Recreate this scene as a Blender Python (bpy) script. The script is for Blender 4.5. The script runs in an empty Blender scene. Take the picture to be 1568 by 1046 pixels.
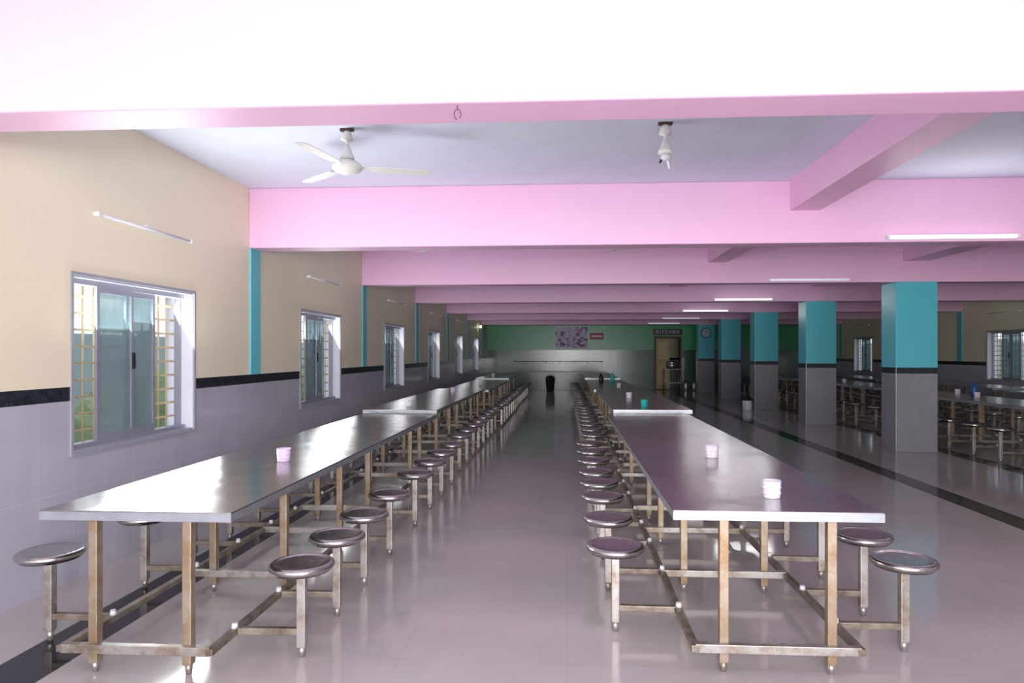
import bpy, bmesh, math, random
from mathutils import Vector, Matrix
random.seed(7)
S=bpy.context.scene
S.view_settings.view_transform='Standard'
try: S.view_settings.look='None'
except Exception: pass

# ------------------------------------------------------------ materials
def lin(c):
    return tuple(((v/255)/12.92 if v/255<=.04045 else ((v/255+.055)/1.055)**2.4) for v in c)
def newmat(name):
    m=bpy.data.materials.new(name); m.use_nodes=True
    nt=m.node_tree; b=nt.nodes['Principled BSDF']
    return m,nt,b
def N(nt,t,**kw):
    n=nt.nodes.new(t)
    for k,v in kw.items(): setattr(n,k,v)
    return n
def math_(nt,op,a,b=None,c=None):
    n=N(nt,'ShaderNodeMath',operation=op)
    for i,v in enumerate((a,b,c)):
        if v is None: continue
        if isinstance(v,(int,float)): n.inputs[i].default_value=v
        else: nt.links.new(v,n.inputs[i])
    return n.outputs[0]
def mixc(nt,f,a,b):
    n=N(nt,'ShaderNodeMix',data_type='RGBA')
    for i,v in ((0,f),(6,a),(7,b)):
        if isinstance(v,(int,float)): n.inputs[i].default_value=v
        elif isinstance(v,tuple): n.inputs[i].default_value=(v[0],v[1],v[2],1)
        else: nt.links.new(v,n.inputs[i])
    return n.outputs[2]
def mixf(nt,f,a,b):
    n=N(nt,'ShaderNodeMix',data_type='FLOAT')
    for i,v in ((0,f),(2,a),(3,b)):
        if isinstance(v,(int,float)): n.inputs[i].default_value=v
        else: nt.links.new(v,n.inputs[i])
    return n.outputs[0]
def noise(nt,scale,detail=3,vec=None,rough=.5):
    n=N(nt,'ShaderNodeTexNoise'); n.inputs['Scale'].default_value=scale
    n.inputs['Detail'].default_value=detail; n.inputs['Roughness'].default_value=rough
    if vec is not None: nt.links.new(vec,n.inputs['Vector'])
    return n.outputs['Fac']
def pos(nt):
    g=N(nt,'ShaderNodeNewGeometry'); s=N(nt,'ShaderNodeSeparateXYZ')
    nt.links.new(g.outputs['Position'],s.inputs[0])
    return g.outputs['Position'],s.outputs[0],s.outputs[1],s.outputs[2]
def simple(name,col,rough=.5,metal=0,var=.06,scale=6,bump=0,spec=.5):
    m,nt,b=newmat(name); c=lin(col)
    tc=N(nt,'ShaderNodeTexCoord')
    f=noise(nt,scale,4,tc.outputs['Object'])
    dark=tuple(v*(1-var*2) for v in c)
    nt.links.new(mixc(nt,f,dark,tuple(min(1,v*(1+var)) for v in c)),b.inputs['Base Color'])
    b.inputs['Roughness'].default_value=rough; b.inputs['Metallic'].default_value=metal
    b.inputs['Specular IOR Level'].default_value=spec
    if bump:
        bn=N(nt,'ShaderNodeBump'); bn.inputs['Strength'].default_value=bump; bn.inputs['Distance'].default_value=.02
        nt.links.new(noise(nt,scale*6,4,tc.outputs['Object']),bn.inputs['Height']); nt.links.new(bn.outputs[0],b.inputs['Normal'])
    return m
def emis(name,col,st):
    m,nt,b=newmat(name)
    b.inputs['Base Color'].default_value=(*col,1)
    b.inputs['Emission Color'].default_value=(*col,1); b.inputs['Emission Strength'].default_value=st
    return m
def step(nt,v,edge):  # v>edge
    return math_(nt,'GREATER_THAN',v,edge)
def dado(name,upper,axis='Y',tile=(186,184,196),top=1.25,band=.09,uprough=.42,tw=.3):
    m,nt,b=newmat(name)
    P,x,y,z=pos(nt)
    big=noise(nt,.9,4,P); fine=noise(nt,14,4,P)
    u=lin(upper)
    up=mixc(nt,big,tuple(v*.9 for v in u),tuple(min(1,v*1.05) for v in u))
    up=mixc(nt,math_(nt,'MULTIPLY',fine,.07),up,tuple(v*.6 for v in u))
    a={'Y':y,'X':x}[axis] if axis in 'XY' else math_(nt,'ADD',x,y)
    j1=math_(nt,'LESS_THAN',math_(nt,'FRACT',math_(nt,'DIVIDE',a,tw)),.014)
    j2=math_(nt,'LESS_THAN',math_(nt,'FRACT',math_(nt,'DIVIDE',math_(nt,'ADD',z,.02),.6)),.008)
    j=math_(nt,'MAXIMUM',j1,j2)
    t=lin(tile)
    wv=noise(nt,3.2,5,P,.6)
    tc_=mixc(nt,wv,tuple(v*.86 for v in t),tuple(min(1,v*1.12) for v in t))
    tc_=mixc(nt,math_(nt,'MULTIPLY',j,.4),tc_,tuple(min(1,v*1.4) for v in t))
    bn=noise(nt,25,5,P,.7)
    bc=mixc(nt,math_(nt,'POWER',bn,2.5),(.006,.007,.009),(.10,.12,.15))
    isup=step(nt,z,top); isb=step(nt,z,top-band)
    c=mixc(nt,isb,tc_,bc); c=mixc(nt,isup,c,up)
    nt.links.new(c,b.inputs['Base Color'])
    nt.links.new(mixf(nt,isup,.16,uprough),b.inputs['Roughness'])
    bp=N(nt,'ShaderNodeBump'); bp.inputs['Strength'].default_value=.12; bp.inputs['Distance'].default_value=.01
    nt.links.new(noise(nt,8,4,P),bp.inputs['Height']); nt.links.new(bp.outputs[0],b.inputs['Normal'])
    return m

M={}
M['wall']=dado('wall_paint_cream_dado',(248,239,210),'Y')
M['wallfar']=dado('wall_paint_green_dado',(74,178,122),'X',tile=(80,110,102),top=1.58,band=.0,uprough=.28)
M['wallback']=dado('wall_paint_cream_x',(240,232,204),'X')
M['pillar']=dado('pillar_paint_cyan',(96,206,222),'Z',tile=(144,144,152),uprough=.35,tw=.62)
M['cyan']=simple('paint_cyan',(108,208,222),.4)
M['pink']=simple('paint_pink',(241,193,226),.45,var=.02,scale=2,bump=.08)
M['ceil']=simple('paint_ceiling_lavender',(228,234,250),.7,var=.04,scale=3,bump=.15)
M['white']=simple('paint_white',(235,235,240),.35,var=.02)
M['reveal']=simple('reveal_white',(228,228,240),.45,var=.03)
M['alu']=simple('aluminium_frame',(165,168,180),.35,.4,var=.08)
M['casing']=simple('casing_grey_lilac',(168,170,180),.4,.1,var=.06)
M['grille']=simple('grille_tan_paint',(222,200,154),.5)
M['black']=simple('black_plastic',(22,22,24),.4)
M['fanwhite']=simple('fan_enamel_cream',(232,232,226),.3,var=.03)
M['fanhook']=simple('fan_bracket_dark',(80,60,45),.6)
M['plasticwhite']=simple('white_plastic',(225,225,228),.35)
M['leaf']=simple('foliage',(152,166,122),.8,var=.35,scale=3,bump=.6)
M['ground']=simple('outside_soil_grass',(165,165,145),.9,var=.15,scale=1)
M['outwall']=simple('outside_wall_paint',(184,196,198),.8,var=.12,scale=2)
M['beige']=simple('door_laminate_beige',(196,172,122),.4)
M['darkwood']=simple('door_frame_brown',(96,70,50),.5)
M['tube_on']=emis('tube_glass_lit',(1,.98,1),1.6)
M['tube_off']=simple('tube_glass_unlit',(225,222,228),.25)
M['tube_dim']=emis('tube_glass_dim',(.85,.8,.95),.4)
M['bulb']=emis('bulb_glow',(.95,1,.6),8)
M['teal']=simple('teal_plastic',(60,190,185),.3)
M['potsteel']=simple('pot_steel',(170,170,172),.35,.9)
M['troughtile']=simple('trough_grey_tile',(84,104,98),.2)
M['blue']=simple('blue_plastic',(45,100,170),.35)
M['clockface']=simple('clock_face',(170,205,205),.4,var=.01)

m,nt,b=newmat('steel_sheet_top'); P,x,y,z=pos(nt)
f1=noise(nt,1.6,3,P); f2=noise(nt,30,5,P,.7)
nt.links.new(mixc(nt,f1,lin((150,148,148)),lin((184,182,181))),b.inputs['Base Color'])
b.inputs['Metallic'].default_value=1
nt.links.new(math_(nt,'ADD',math_(nt,'MULTIPLY',f2,.16),.14),b.inputs['Roughness'])
bp=N(nt,'ShaderNodeBump'); bp.inputs['Strength'].default_value=.3; bp.inputs['Distance'].default_value=.03
nt.links.new(noise(nt,2.2,2,P),bp.inputs['Height']); nt.links.new(bp.outputs[0],b.inputs['Normal'])
M['top']=m
M['lip']=simple('steel_lip',(166,171,178),.35,.6,var=.16,scale=12)
m,nt,b=newmat('steel_seat'); P,x,y,z=pos(nt)
nt.links.new(mixc(nt,noise(nt,9,4,P),lin((160,157,154)),lin((205,201,198))),b.inputs['Base Color'])
b.inputs['Metallic'].default_value=1
nt.links.new(math_(nt,'ADD',math_(nt,'MULTIPLY',noise(nt,40,5,P),.2),.14),b.inputs['Roughness'])
M['seat']=m
def rusty(name,c1,p1,c2,p2,metal,rough,sc):
    m,nt,b=newmat(name); P,x,y,z=pos(nt)
    r=noise(nt,sc,5,P,.7); ramp=N(nt,'ShaderNodeValToRGB'); nt.links.new(r,ramp.inputs[0])
    ramp.color_ramp.elements[0].position=p1; ramp.color_ramp.elements[0].color=(*lin(c1),1)
    ramp.color_ramp.elements[1].position=p2; ramp.color_ramp.elements[1].color=(*lin(c2),1)
    nt.links.new(ramp.outputs[0],b.inputs['Base Color']); b.inputs['Metallic'].default_value=metal; b.inputs['Roughness'].default_value=rough
    return m
M['leg']=rusty('steel_leg_worn',(136,120,102),.36,(172,168,164),.55,.6,.36,7)
M['legrust']=rusty('steel_table_leg_rust',(142,116,86),.38,(164,152,136),.64,.5,.4,8)
M['rail']=rusty('steel_rail_brown',(104,90,78),.35,(158,150,136),.68,.45,.42,7)
# floor
m,nt,b=newmat('floor_vitrified_tile'); P,x,y,z=pos(nt)
w=noise(nt,1.3,6,P,.6)
base=mixc(nt,w,lin((177,170,168)),lin((201,194,192)))
jx=math_(nt,'LESS_THAN',math_(nt,'FRACT',math_(nt,'DIVIDE',x,.8)),.004)
jy=math_(nt,'LESS_THAN',math_(nt,'FRACT',math_(nt,'DIVIDE',y,.8)),.004)
base=mixc(nt,math_(nt,'MULTIPLY',math_(nt,'MAXIMUM',jx,jy),.2),base,lin((120,108,102)))
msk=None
for a0,a1 in ((-2.66,-2.36),(3.78,4.05),(5.5,5.78)):  # last strip paints the unlit floor beside the pillars dark
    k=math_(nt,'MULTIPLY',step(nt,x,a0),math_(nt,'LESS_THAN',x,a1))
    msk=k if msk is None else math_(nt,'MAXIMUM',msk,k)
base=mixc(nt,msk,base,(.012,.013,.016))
nt.links.new(base,b.inputs['Base Color'])
nt.links.new(math_(nt,'ADD',math_(nt,'MULTIPLY',noise(nt,5,4,P),.07),.07),b.inputs['Roughness'])
b.inputs['Specular IOR Level'].default_value=.65
M['floor']=m
m=bpy.data.materials.new('window_glass'); m.use_nodes=True; nt=m.node_tree; nt.nodes.clear()
o=N(nt,'ShaderNodeOutputMaterial'); t=N(nt,'ShaderNodeBsdfTransparent'); t.inputs[0].default_value=(.66,.76,.78,1)
g=N(nt,'ShaderNodeBsdfPrincipled'); P,x,y,z=pos(nt)
nt.links.new(mixc(nt,noise(nt,3,4,P),lin((135,158,162)),lin((185,202,206))),g.inputs['Base Color']); g.inputs['Roughness'].default_value=.1
mx=N(nt,'ShaderNodeMixShader'); mx.inputs[0].default_value=.45
nt.links.new(t.outputs[0],mx.inputs[1]); nt.links.new(g.outputs[0],mx.inputs[2]); nt.links.new(mx.outputs[0],o.inputs[0])
M['glass']=m
m,nt,b=newmat('cup_foil_white'); tc=N(nt,'ShaderNodeTexCoord')
v=N(nt,'ShaderNodeTexVoronoi'); v.inputs['Scale'].default_value=60; nt.links.new(tc.outputs['Object'],v.inputs['Vector'])
nt.links.new(mixc(nt,v.outputs['Distance'],lin((252,250,252)),lin((220,212,232))),b.inputs['Base Color']); b.inputs['Roughness'].default_value=.2
M['cup']=m
m,nt,b=newmat('cup_lilac'); b.inputs['Roughness'].default_value=.25
n_=noise(nt,20); nt.links.new(mixc(nt,n_,lin((230,205,242)),lin((244,228,250))),b.inputs['Base Color'])
M['cupl']=m
m,nt,b=newmat('poster_print'); tc=N(nt,'ShaderNodeTexCoord')
v=N(nt,'ShaderNodeTexVoronoi'); v.inputs['Scale'].default_value=9; nt.links.new(tc.outputs['Object'],v.inputs['Vector'])
ramp=N(nt,'ShaderNodeValToRGB'); nt.links.new(v.outputs['Color'],ramp.inputs[0])
e=ramp.color_ramp.elements; e[0].color=(*lin((80,100,180)),1); e[0].position=.1; e[1].color=(*lin((225,220,245)),1); e[1].position=.5
e2=ramp.color_ramp.elements.new(.3); e2.color=(*lin((190,120,160)),1)
nt.links.new(ramp.outputs[0],b.inputs['Base Color']); b.inputs['Roughness'].default_value=.5
M['poster']=m
M['red']=simple('sign_red',(180,30,80),.4)

# ------------------------------------------------------------ builder
class B:
    def __init__(s): s.bm=bmesh.new(); s.mats=[]
    def mi(s,k):
        if k not in s.mats: s.mats.append(k)
        return s.mats.index(k)
    def box(s,x0,x1,y0,y1,z0,z1,mat,bev=0,rot=None,piv=None):
        if x0>x1: x0,x1=x1,x0
        bm=s.bm
        g=bmesh.ops.create_cube(bm,size=1)
        vs=g['verts']
        for v in vs:
            v.co=Vector(((x0+x1)/2+v.co.x*(x1-x0),(y0+y1)/2+v.co.y*(y1-y0),(z0+z1)/2+v.co.z*(z1-z0)))
        fs=set(f for v in vs for f in v.link_faces)
        i=s.mi(mat)
        for f in fs: f.material_index=i
        if rot is not None:
            bmesh.ops.rotate(bm,verts=vs,cent=piv or Vector(((x0+x1)/2,(y0+y1)/2,(z0+z1)/2)),matrix=rot)
        if bev:
            es=list(set(e for v in vs for e in v.link_edges))
            r=bmesh.ops.bevel(bm,geom=es,offset=bev,segments=2,affect='EDGES',profile=.6)
            for f in r['faces']: f.material_index=i
    def cyl(s,p1,p2,r,mat,seg=12,r2=None):
        p1=Vector(p1);p2=Vector(p2);d=p2-p1;L=d.length
        q=Vector((0,0,1)).rotation_difference(d.normalized())
        mt=Matrix.Translation((p1+p2)/2)@q.to_matrix().to_4x4()
        g=bmesh.ops.create_cone(s.bm,cap_ends=True,segments=seg,radius1=r,radius2=r if r2 is None else r2,depth=L,matrix=mt)
        i=s.mi(mat)
        for f in set(f for v in g['verts'] for f in v.link_faces):
            f.material_index=i
            if len(f.verts)==4: f.smooth=True
    def lathe(s,prof,c,mat,seg=24,flat=False):
        i=s.mi(mat); rings=[]
        for r,z in prof:
            if r<1e-5: rings.append([s.bm.verts.new((c[0],c[1],c[2]+z))])
            else: rings.append([s.bm.verts.new((c[0]+r*math.cos(2*math.pi*k/seg),c[1]+r*math.sin(2*math.pi*k/seg),c[2]+z)) for k in range(seg)])
        for a,b in zip(rings[:-1],rings[1:]):
            for k in range(seg):
                k2=(k+1)%seg
                if len(a)==1 and len(b)==1: continue
                if len(a)==1: vs=[a[0],b[k2],b[k]]
                elif len(b)==1: vs=[a[k],a[k2],b[0]]
                else: vs=[a[k],a[k2],b[k2],b[k]]
                try:
                    f=s.bm.faces.new(vs); f.material_index=i; f.smooth=not flat
                except ValueError: pass
    def poly(s,pts,th,mat):
        i=s.mi(mat)
        lo=[s.bm.verts.new((p[0],p[1],p[2])) for p in pts]; hi=[s.bm.verts.new((p[0],p[1],p[2]+th)) for p in pts]
        fs=[s.bm.faces.new(lo[::-1]),s.bm.faces.new(hi)]
        n=len(pts)
        for k in range(n): fs.append(s.bm.faces.new([lo[k],lo[(k+1)%n],hi[(k+1)%n],hi[k]]))
        for f in fs: f.material_index=i
    def mesh(s,name):
        bmesh.ops.recalc_face_normals(s.bm,faces=s.bm.faces)
        me=bpy.data.meshes.new(name); s.bm.to_mesh(me); s.bm.free()
        for k in s.mats: me.materials.append(M[k])
        return me
    def obj(s,name,loc=(0,0,0),rz=0):
        return place(name,s.mesh(name),loc,rz)
def place(name,me,loc=(0,0,0),rz=0):
    o=bpy.data.objects.new(name,me); o.location=loc; o.rotation_euler[2]=rz
    S.collection.objects.link(o); return o

# ------------------------------------------------------------ room
XL,XR=-3.18,10.1; Y0,Y1=-5.0,27.2; H=3.12; BZ=2.52; T=.25
PITCH=3.76
BEAMS=[2.82-2*PITCH, 2.82-PITCH]+[2.82,6.62]+[6.62+PITCH*k for k in range(1,6)]
BEAMS=[b for b in BEAMS if b>Y0]
WIN=[4.19+PITCH*k for k in range(-2,6)]; WW=1.42; WZ0,WZ1=.82,1.975
b=B(); b.box(XL-T,XR+T,Y0-T,30,-.12,0,'floor'); b.obj('floor')
b=B(); b.box(XL-T,XR+T,Y0-T,30,H,H+.15,'ceil'); b.obj('ceiling')
def sidewall(name,x0,x1):
    b=B(); y=Y0-T
    for w in WIN:
        b.box(x0,x1,y,w,0,H,'wall')
        b.box(x0,x1,w,w+WW,0,WZ0,'wall'); b.box(x0,x1,w,w+WW,WZ1,H,'wall')
        y=w+WW
    b.box(x0,x1,y,30,0,H,'wall'); b.obj(name)
sidewall('wall_left',XL-T,XL); sidewall('wall_right',XR,XR+T)
b=B(); b.box(XL,XR,Y0-T,Y0,0,H,'wallback'); b.obj('wall_back')
DX0,DX1,DZ=3.5,4.58,2.12
b=B(); b.box(XL,DX0,Y1,Y1+.2,0,H,'wallfar'); b.box(DX1,XR,Y1,Y1+.2,0,H,'wallfar'); b.box(DX0,DX1,Y1,Y1+.2,DZ,H,'wallfar'); b.obj('wall_far')
b=B(); b.box(XL,XR,29.8,30,0,H,'wallback'); b.obj('wall_kitchen')
for i,y in enumerate(BEAMS):
    b=B(); b.box(XL,XR,y,y+.26,BZ,H,'pink',bev=.012); b.obj('ceiling_beam')
for xa,xb in ((2.14,2.42),(5.0,5.36)):
    b=B()
    ys=BEAMS+[Y1]
    for ya,yb in zip(ys[:-1],ys[1:]):
        b.box(xa,xb,ya+.26,yb,2.83,H,'pink')
    b.obj('ceiling_joist')
for i,y in enumerate(BEAMS):
    for nm,xa,xb in (('l',XL,XL+.015),('r',XR-.015,XR)):
        b=B(); b.box(xa,xb,y+.02,y+.23,1.25,BZ,'cyan'); b.obj('trim_%d%s'%(i+1,nm))
for y in BEAMS:
    if y<9 : continue
    b=B(); b.box(4.88,5.48,y-.04,y+.42,0,BZ,'pillar',bev=.006); b.obj('pillar')
b=B(); b.box(4.88,5.48,2.78-PITCH,3.24-PITCH,0,BZ,'pillar',bev=.006); b.obj('pillar')

# ------------------------------------------------------------ windows
def window(name,side,y):
    b=B(); s=-1 if side=='L' else 1; X=XL if side=='L' else XR
    def bx(d0,d1,y0,y1,z0,z1,mat): b.box(X+s*d0,X+s*d1,y0,y1,z0,z1,mat)
    y1=y+WW; a,c=WZ0,WZ1
    cw=.022
    bx(-.010,.004,y-cw,y+.0,a-cw,c+cw,'casing'); bx(-.010,.004,y1,y1+cw,a-cw,c+cw,'casing')
    bx(-.010,.004,y,y1,c,c+cw,'casing'); bx(-.012,.004,y,y1,a-cw,a,'casing')
    bx(0,.24,y,y+.012,a,c,'reveal'); bx(0,.24,y1-.012,y1,a,c,'reveal')
    bx(0,.24,y+.012,y1-.012,c-.012,c,'casing'); bx(0,.24,y+.012,y1-.012,a,a+.012,'casing')
    y_,Y_=y+.012,y1-.012; z_,Z_=a+.012,c-.012
    bx(.055,.13,y_,y_+.035,z_,Z_,'alu'); bx(.10,.15,Y_-.025,Y_,z_,Z_,'alu')
    bx(.055,.13,y_+.035,Y_-.025,Z_-.035,Z_,'alu'); bx(.055,.13,y_+.035,Y_-.025,z_,z_+.03,'alu')
    for p0,p1,d in ((.22,.50,.06),(.47,.72,.09)):
        q0=y+WW*p0;q1=y+WW*p1; zz0=z_+.03; zz1=Z_-.035
        bx(d,d+.02,q0,q0+.028,zz0,zz1,'alu'); bx(d,d+.02,q1-.028,q1,zz0,zz1,'alu')
        bx(d,d+.02,q0+.028,q1-.028,zz0,zz0+.04,'alu'); bx(d,d+.02,q0+.028,q1-.028,zz1-.04,zz1,'alu')
        bx(d+.008,d+.012,q0+.028,q1-.028,zz0+.04,zz1-.04,'glass')
    bx(.045,.06,y+WW*.485,y+WW*.485+.02,1.35,1.47,'black')
    n=13
    for k in range(1,n):
        yy=y+WW*k/n; b.cyl((X+s*.175,yy,a+.012),(X+s*.175,yy,c-.012),.007,'grille',6)
    for k in range(1,10):
        zz=a+(c-a)*k/10; b.box(X+s*.165,X+s*.17,y+.012,y1-.012,zz-.008,zz+.008,'grille')
    return b.obj(name)
k=1
for side in 'LR':
    for w in WIN: window('window_%d'%k,side,w); k+=1

# outside
b=B(); b.box(-60,60,-60,70,-.5,-.4,'ground'); b.obj('ground_outside')
def hedge(name,x,h):
    bm=B(); 
    for i in range(46):
        yy=-6+i*.8+random.uniform(-.2,.2); r=random.uniform(.35,1.0)*h
        g=bmesh.ops.create_icosphere(bm.bm,subdivisions=3,radius=r)
        ph=random.random()*10
        for v in g['verts']:
            n=v.co.normalized(); v.co*=1+.14*math.sin(9*n.x+ph)*math.sin(8*n.y+ph)+.1*math.sin(15*n.z+ph)*math.sin(13*n.x)+random.uniform(-.05,.05)
            v.co+=Vector((x+math.sin(i*1.7)*.5,yy,r*.55-.4))
        idx=bm.mi('leaf')
        for v in g['verts']:
            for f in v.link_faces: f.material_index=idx
    bm.obj(name)
hedge('hedge_row',-7.2,1.0); hedge('hedge_row',14.5,1.0)
b=B()
for x in (-11,18): 
    b.box(x-.1,x+.1,-20,45,-.4,1.9,'outwall')
    for i in range(22): b.box(x-.16,x+.16,-19+i*3,-18.7+i*3,-.4,2.05,'outwall')
b.obj('compound_wall')

# ------------------------------------------------------------ tables
W,L=.93,2.43
def table_mesh(legy,W,lx):
    b=B()
    b.box(0,W,0,L,.738,.75,'top',bev=.003)
    b.box(0,W,-.001,.004,.706,.744,'lip'); b.box(0,W,L-.004,L+.001,.706,.744,'lip')
    b.box(-.001,.004,.004,L-.004,.708,.742,'lip'); b.box(W-.004,W+.001,.004,L-.004,.708,.742,'lip')
    for x in lx: b.box(x-.02,x+.02,.03,L-.03,.70,.738,'rail')
    for y in legy:
        b.box(.06,W-.06,y-.018,y+.018,.702,.737,'rail')
        for x in lx:
            b.box(x-.021,x+.021,y-.021,y+.021,.045,.70,'legrust',bev=.004)
            b.cyl((x,y,0),(x,y,.05),.013,'leg',10,r2=.019)
        b.box(.10,W-.10,y-.018-.03,y+.018-.03,.10,.14,'leg',bev=.003)
    for x in (.10,W-.10):
        b.box(x-.018,x+.018,legy[0]-.05 if legy[0]<.1 else .02,L-.02,.105,.135,'rail',bev=.003)
    return b.mesh('dining_table')
TM={}
for w_ in (.90,.93,.94):
    TM[w_]=(table_mesh((.045,1.1,2.12),w_,(.235,w_-.22)),table_mesh((.42,2.02),w_,(.235,w_-.22)))
def stool_mesh():
    b=B()
    b.lathe([(0,.456),(.10,.457),(.128,.458),(.136,.462),(.146,.459),(.153,.450),(.154,.438),(.149,.430),(.138,.426),(.136,.418),(.0,.416)],(0,0,0),'seat',32)
    b.box(-.05,.05,-.05,.05,.408,.417,'rail')
    b.box(-.021,.021,-.021,.021,.05,.41,'leg',bev=.004)
    b.cyl((0,0,0),(0,0,.052),.013,'leg',10,r2=.02)
    b.box(.02,.310,-.016,.016,.108,.14,'rail',bev=.003)
    b.cyl((.33,0,.1355),(.33,0,.160),.017,'plasticwhite',10,r2=.013)
    b.box(.305,.33,-.01,.01,.1355,.14,'rail')
    return b.mesh('stool')
ST=stool_mesh()
def add_stools(x0,y0,side,offs,W):
    for o in offs:
        jy=random.uniform(-.02,.02)
        if side<0: place('stool',ST,(x0-.23,y0+o+jy,0),random.uniform(-.03,.03))
        else: place('stool',ST,(x0+W+.23,y0+o+jy,0),math.pi+random.uniform(-.03,.03))
DEF=[.27,.88,1.49,2.10]
def run(x0,y0,groups,first=None,gx=(0,-.03,.02,-.02),W=.93):
    y=y0
    for g in range(groups):
        for h in range(2):
            xx=x0+gx[g]
            t=place('dining_table',TM[W][h],(xx,y,0))
            if g%2==1: t.scale[2]=1.045
            oL=DEF; oR=DEF
            if first and g==0 and h==0: oL,oR=first
            add_stools(xx,y,-1,oL,W); add_stools(xx,y,1,oR,W)
            y+=L+.004
        y+=.2
run(-2.405,2.96,4,([.37,1.12,1.7,2.2],[.26,.74,1.24,1.86]),(0,-.04,.0,-.03),.90)
run(.49,3.13,4,([.45,1.08,1.72,2.24],[.29,.78,1.4,2.1]),(0,.08,.05,.02),.94)
run(6.07,8.6,3); run(8.3,8.6,3)

# ------------------------------------------------------------ cups
def cup_mesh(body,r=.045,h=.085):
    b=B()
    b.lathe([(0,.0),(r*.82,0),(r*.9,.004),(r,h*.97),(r*1.04,h),(r*.96,h*1.0),(r*.84,.012),(0,.01)],(0,0,.0),body,28)
    for z in (h*.3,h*.62): b.lathe([(r*.9+r*.1*z/h,z-.003),(r*1.0+r*.06*z/h,z),(r*.9+r*.1*z/h,z+.003)],(0,0,0),body,28)
    return b.mesh('tumbler')
CW=cup_mesh('cup'); CL=cup_mesh('cupl'); CT=cup_mesh('teal')
tt=.7505; t2=.75*1.045+.0005
for x,y,me,z in ((-1.87,4.39,CL,tt),(1.02,3.43,CW,tt),(1.0,4.72,CW,tt),(-2.0,8.55,CW,t2),(1.0,8.75,CT,t2),(-1.95,11.6,CL,t2),(-1.9,15,CW,tt),(-2.1,19.5,CW,t2),(.95,10.3,CW,t2),(1.1,14.2,CW,tt),(.9,17,CT,tt),(6.6,11.3,CW,tt),(6.8,12.2,CW,tt),(6.4,16,CW,t2),(8.9,13,CW,tt),(8.7,10.8,CW,tt)):
    place('tumbler',me,(x,y,z))

# ------------------------------------------------------------ ceiling fans
def fan(loc,blades=True,rz=0):
    b=B()
    b.box(-.05,.05,-.015,.015,-.02,0,'fanhook')
    b.lathe([(0,-.018),(.02,-.02),(.035,-.04),(.048,-.085),(.012,-.095),(.011,-.12)],(0,0,0),'fanwhite',20)
    b.cyl((0,0,-.2),(0,0,-.08),.011,'fanwhite',12)
    b.lathe([(.011,-.12),(.016,-.125),(.05,-.205),(.055,-.225),(.02,-.23)],(0,0,0),'fanwhite',20)
    if blades:
        b.lathe([(0,-.228),(.04,-.232),(.085,-.25),(.11,-.275),(.112,-.295),(.095,-.315),(.06,-.33),(0,-.335)],(0,0,0),'fanwhite',28)
        for k in range(3):
            a=rz+k*2*math.pi/3; ca,sa=math.cos(a),math.sin(a)
            def P(r,t,z): return (r*ca-t*sa,r*sa+t*ca,z)
            b.poly([P(.09,-.02,-.283),P(.2,-.028,-.283),P(.2,.028,-.283),P(.09,.02,-.283)],.006,'fanwhite')
            i=b.mi('fanwhite')
            prof=[(.17,.04),(.22,.052),(.4,.056),(.54,.052),(.6,.045),(.615,.02)]
            top=[];bot=[]
            for r,w in prof:
                t=.10
                top.append((b.bm.verts.new(P(r,-w,-.285+w*t)),b.bm.verts.new(P(r,w,-.285-w*t))))
                bot.append((b.bm.verts.new(P(r,-w,-.289+w*t)),b.bm.verts.new(P(r,w,-.289-w*t))))
            for q in range(len(prof)-1):
                for A in (top,bot):
                    f=b.bm.faces.new([A[q][0],A[q+1][0],A[q+1][1],A[q][1]]); f.material_index=i
                for e in (0,1):
                    f=b.bm.faces.new([top[q][e],top[q+1][e],bot[q+1][e],bot[q][e]]); f.material_index=i
            for q in (0,-1):
                f=b.bm.faces.new([top[q][0],top[q][1],bot[q][1],bot[q][0]]); f.material_index=i
    else:
        b.lathe([(0,-.228),(.03,-.232),(.034,-.262),(.02,-.275),(0,-.28)],(0,0,0),'plasticwhite',16)
        b.cyl((.015,.0,-.27),(.03,.01,-.33),.009,'plasticwhite',8); b.cyl((-.02,0,-.255),(-.04,.0,-.29),.008,'black',8)
    return b.obj('ceiling_fan' if blades else 'fan_downrod',loc)
fan((-1.61,4.9,H),True,math.radians(19))
fan((.71,4.9,H),False)
for y in (8.66,12.42,16.18,19.94,23.7):
    for x in (-1.57,.78): fan((x,y,H),True,random.uniform(0,2))
for y in (8.66,12.42,16.18,19.94): 
    for x in (6.55,8.6): fan((x,y,H),True,random.uniform(0,2))

# ------------------------------------------------------------ tube lights
def tube(name,p,length,axis,mat,out):
    b=B(); h=length/2
    ox,oy=out; e=.002
    def bx(a0,a1,d0,d1,z0,z1,m):
        d0+=e; d1+=e
        if axis=='x': b.box(a0,a1,min(oy*d0,oy*d1),max(oy*d0,oy*d1),z0,z1,m)
        else: b.box(min(ox*d0,ox*d1),max(ox*d0,ox*d1),a0,a1,z0,z1,m)
    if axis=='y':
        bx(-h,h,0,.014,-.010,.010,'white'); bx(-h,-h+.025,.014,.045,-.014,.014,'white'); bx(h-.025,h,.014,.045,-.014,.014,'white')
        b.cyl((ox*.033,-h+.02,0),(ox*.033,h-.02,0),.010,mat,12)
        bx(-.02,.04,.0,.02,.01,.03,'white')
    else:
        bx(-h,h,0,.03,-.02,.02,'white'); bx(-h,-h+.025,.03,.065,-.016,.016,'white'); bx(h-.025,h,.03,.065,-.016,.016,'white')
        b.cyl((-h+.02,oy*.05,0),(h-.02,oy*.05,0),.015,mat,12)
    return b.obj(name,p)
for i,w in enumerate(WIN):
    tube('tube_light',(XL,w+.76,2.405),1.15,'y','tube_off',(1,0))
    tube('tube_light',(XR,w+.76,2.405),1.15,'y','tube_off',(-1,0))
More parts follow.
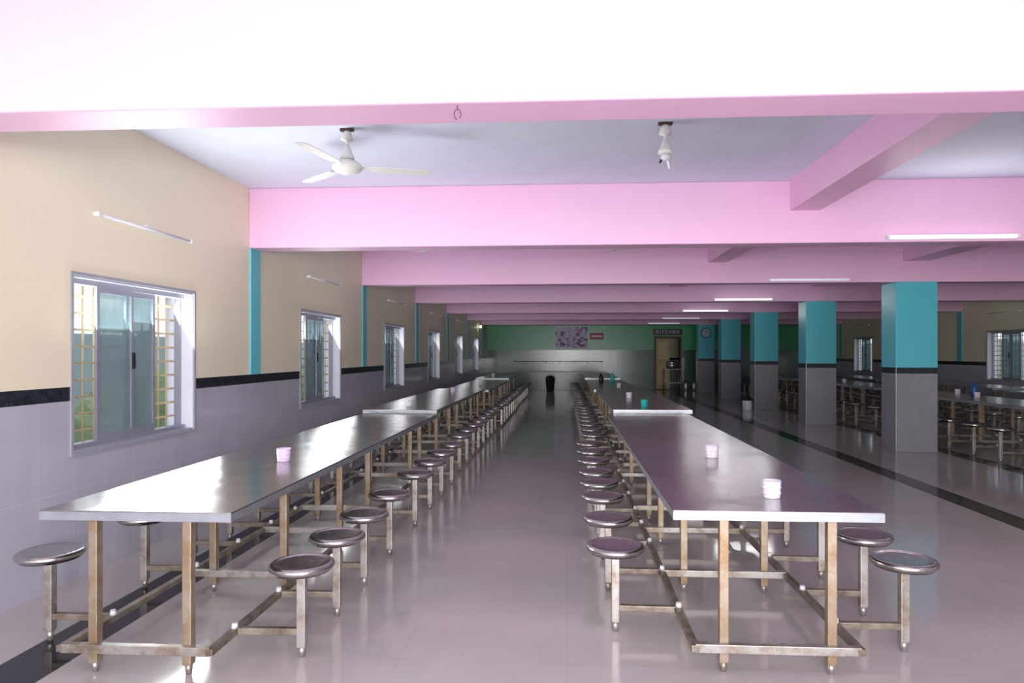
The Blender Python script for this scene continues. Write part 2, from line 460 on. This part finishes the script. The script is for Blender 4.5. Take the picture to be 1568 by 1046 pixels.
def area(name,loc,sx,sy,power,rot=(0,0,0),col=(1,.99,1)):
    l=bpy.data.lights.new(name,'AREA'); l.shape='RECTANGLE'; l.size=sx; l.size_y=sy; l.energy=power; l.color=col
    o=bpy.data.objects.new(name,l); o.location=loc; o.rotation_euler=rot; S.collection.objects.link(o); return o
for i,y in enumerate(BEAMS):
    if y<6: continue
    lit='tube_dim' if abs(y-10.38)<.1 or y>20 else 'tube_on'
    tube('tube_light',(3.62,y,2.56),1.2,'x',lit,(0,-1))
    if lit=='tube_on': area('tube_lamp',(3.62,y-.09,2.54),1.15,.04,5,(math.radians(-100),0,0))
# daylight entering through each window
for w in WIN[2:]:
    p=56 if w<5 else (22 if w<9 else 8)
    area('window_daylight',(XL+.05,w+WW/2,1.4),1.0,1.35,p,(0,math.radians(-116),0),(.96,.99,1))
# bulb far left
b=B(); b.lathe([(0,-.06),(.03,-.05),(.042,-.02),(.03,.02),(.014,.04)],(0,0,0),'bulb',16); b.cyl((0,0,.035),(0,0,.09),.018,'black',12); b.box(-.098,.02,-.012,.012,.08,.1,'white')
b.obj('wall_bulb_lamp',(XL+.1,24.3,2.42))

# ------------------------------------------------------------ far wall things
YW=Y1-.004
b=B(); b.box(-.42,.86,-.012,0,1.66,2.5,'poster'); b.box(-.45,-.42,-.02,0,1.63,2.53,'white'); b.box(.86,.89,-.02,0,1.63,2.53,'white'); b.box(-.42,.86,-.02,0,1.63,1.66,'white'); b.box(-.42,.86,-.02,0,2.5,2.53,'white')
b.obj('poster_banner',(0,YW,0))
b=B(); b.box(.95,1.5,-.02,0,2.0,2.26,'red',bev=.006); b.box(1.02,1.43,-.024,-.02,2.1,2.16,'white'); b.obj('wall_sign',(0,YW,0))
b=B(); b.box(-.58,.58,-.03,0,-.12,.12,'black',bev=.004); so=b.obj('kitchen_sign',(4.03,YW,2.29))
cu=bpy.data.curves.new('letters','FONT'); cu.body='KITCHEN'; cu.size=.19; cu.align_x='CENTER'; cu.align_y='CENTER'; cu.extrude=.002; cu.space_character=1.2
to=bpy.data.objects.new('letters',cu); to.data.materials.append(M['white']); to.parent=so; to.location=(0,-.034,0); to.rotation_euler=(math.pi/2,0,0); S.collection.objects.link(to)
b=B()
b.box(DX0,DX0+.07,Y1-.02,Y1+.2,0,DZ,'darkwood'); b.box(DX1-.07,DX1,Y1-.02,Y1+.2,0,DZ,'darkwood'); b.box(DX0+.07,DX1-.07,Y1-.02,Y1+.2,DZ-.07,DZ,'darkwood')
b.box(DX0+.07,DX0+.62,Y1+.06,Y1+.1,.02,DZ-.08,'beige',bev=.004)
b.box(DX0+.15,DX0+.54,Y1+.052,Y1+.06,1.2,1.9,'grille',bev=.004); b.box(DX0+.15,DX0+.54,Y1+.052,Y1+.06,.2,1.05,'grille',bev=.004)
b.cyl((DX0+.58,Y1+.04,1.05),(DX0+.58,Y1+.04,1.2),.01,'black',8); b.cyl((DX0+.58,Y1+.04,1.06),(DX0+.58,Y1+.07,1.06),.007,'black',8)
b.obj('door_1')
py=BEAMS[-1]-.044
b=B()
def disc(r,d0,d1,m): b.cyl((0,-d0,0),(0,-d1,0),r,m,32)
disc(.19,0,.035,'black'); disc(.165,.035,.038,'clockface')
b.box(-.006,.006,-.043,-.038,0,.11,'black'); b.box(0,.08,-.043,-.038,-.006,.006,'black')
for k in range(12):
    a=k*math.pi/6; b.box(.145*math.sin(a)-.005,.145*math.sin(a)+.005,-.041,-.038,.145*math.cos(a)-.012,.145*math.cos(a)+.012,'black')
b.obj('wall_clock',(5.16,py,2.2))
b=B()
b.box(-2.2,1.6,-.5,-.44,.0,.72,'troughtile',bev=.006); b.box(-2.2,1.6,-.44,0,.5,.53,'troughtile'); b.box(-2.2,-2.14,-.44,0,0,.72,'troughtile'); b.box(1.54,1.6,-.44,0,0,.72,'troughtile')
b.cyl((-2.1,-.05,1.12),(1.5,-.05,1.12),.012,'potsteel',10)
for k in range(7):
    x=-1.9+k*.55; b.cyl((x,-.05,1.12),(x,-.16,1.12),.012,'potsteel',8); b.cyl((x,-.16,1.13),(x,-.16,1.05),.01,'potsteel',8)
b.obj('wash_trough',(0,YW,0))
b=B(); b.lathe([(0,0),(.13,0),(.135,.02),(.17,.45),(.18,.47),(.18,.5),(.14,.56),(.04,.6),(0,.6)],(0,0,0),'black',24); b.obj('waste_bin',(-.6,25.6,0))
def canister(x,y,s=1,z=0):
    b=B(); b.lathe([(0,0),(.1,0),(.105,.01),(.105,.3),(.095,.32),(.06,.35),(.06,.38),(.02,.39),(.015,.42),(0,.425)],(0,0,0),'potsteel',24); 
    b.cyl((-.105,0,.22),(-.14,0,.22),.006,'black',8); b.cyl((-.14,0,.22),(-.14,0,.12),.006,'black',8)
    o=b.obj('steel_canister',(x,y,z)); o.scale=(s,s,s)
canister(4.62,26.5); canister(4.95,26.55)
b=B()
for x in (-.3,.3):
    for y in (-.2,.2): b.cyl((x,y,0),(x,y,.82),.015,'leg',8)
b.box(-.33,.33,-.23,.23,.82,.84,'potsteel',bev=.004); b.box(-.33,.33,-.23,.23,.3,.32,'potsteel',bev=.004)
b.obj('vessel_stand',(4.1,26.6,0))
b=B(); b.lathe([(0,0),(.16,0),(.2,.03),(.21,.2),(.18,.24),(.2,.26),(.12,.3),(.02,.32),(0,.34)],(0,0,0),'potsteel',24); b.obj('cooking_pot',(4.1,26.6,.84))
def jug(x,y,mk):
    b=B(); b.lathe([(0,0),(.11,0),(.12,.02),(.12,.26),(.1,.3),(.05,.33),(.05,.37),(0,.375)],(0,0,0),'plasticwhite',24); b.lathe([(.12,.25),(.123,.26),(.103,.301),(.053,.334),(.053,.375),(0,.38)],(0,0,0),mk,24)
    b.cyl((.05,0,.35),(.15,0,.28),.01,mk,8); b.cyl((.15,0,.28),(.12,0,.15),.01,mk,8)
    b.obj('water_jug',(x,y,0))
jug(4.62,17.6,'black')
def bottle(x,y,mk,z=tt):
    b=B(); b.lathe([(0,0),(.05,0),(.055,.02),(.055,.12),(.04,.17),(.02,.19),(.02,.22),(0,.22)],(0,0,0),mk,20); b.obj('water_bottle',(x,y,z))
bottle(.85,16.6,'black'); bottle(1.15,16.9,'teal'); bottle(6.9,11.9,'blue')
b=B()
for k in range(14):
    a0=2*math.pi*k/16-.9; a1=2*math.pi*(k+1)/16-.9
    b.cyl((.014*math.cos(a0),0,.022*math.sin(a0)),(.014*math.cos(a1),0,.022*math.sin(a1)),.002,'fanhook',6)
b.cyl((0,0,.022),(0,0,.04),.002,'fanhook',6)
b.obj('ceiling_hook',(-.46,2.85,2.481))

# ------------------------------------------------------------ lights / world
l=bpy.data.lights.new('camera_flash','POINT'); l.energy=300; l.shadow_soft_size=.15; l.color=(1,.995,.995)
o=bpy.data.objects.new('camera_flash',l); o.location=(.3,-1.3,1.6); S.collection.objects.link(o)
area('rear_fill_light',(1.0,-4.9,1.3),7,2.2,600,(math.radians(90),0,0),(.99,.995,.995))  # added fill lamp at the closed back wall, brightens forward beams and pillars
w=bpy.data.worlds.new('sky'); S.world=w; w.use_nodes=True; nt=w.node_tree
bg=nt.nodes['Background']; tc=nt.nodes.new('ShaderNodeTexCoord'); sp=nt.nodes.new('ShaderNodeSeparateXYZ'); nt.links.new(tc.outputs['Generated'],sp.inputs[0])
rp=nt.nodes.new('ShaderNodeValToRGB'); nt.links.new(sp.outputs[2],rp.inputs[0])
rp.color_ramp.elements[0].color=(.88,.93,.98,1); rp.color_ramp.elements[1].color=(.55,.7,.92,1)
nt.links.new(rp.outputs[0],bg.inputs[0]); bg.inputs[1].default_value=1.3

cam=bpy.data.cameras.new('camera'); cam.lens=23.8; cam.sensor_width=36; cam.shift_y=17.5/1600; cam.shift_x=-22/1600; cam.clip_end=300
co=bpy.data.objects.new('camera',cam); co.location=(0,0,1.47); co.rotation_euler=(math.pi/2,0,math.atan(63/1067)); S.collection.objects.link(co); S.camera=co
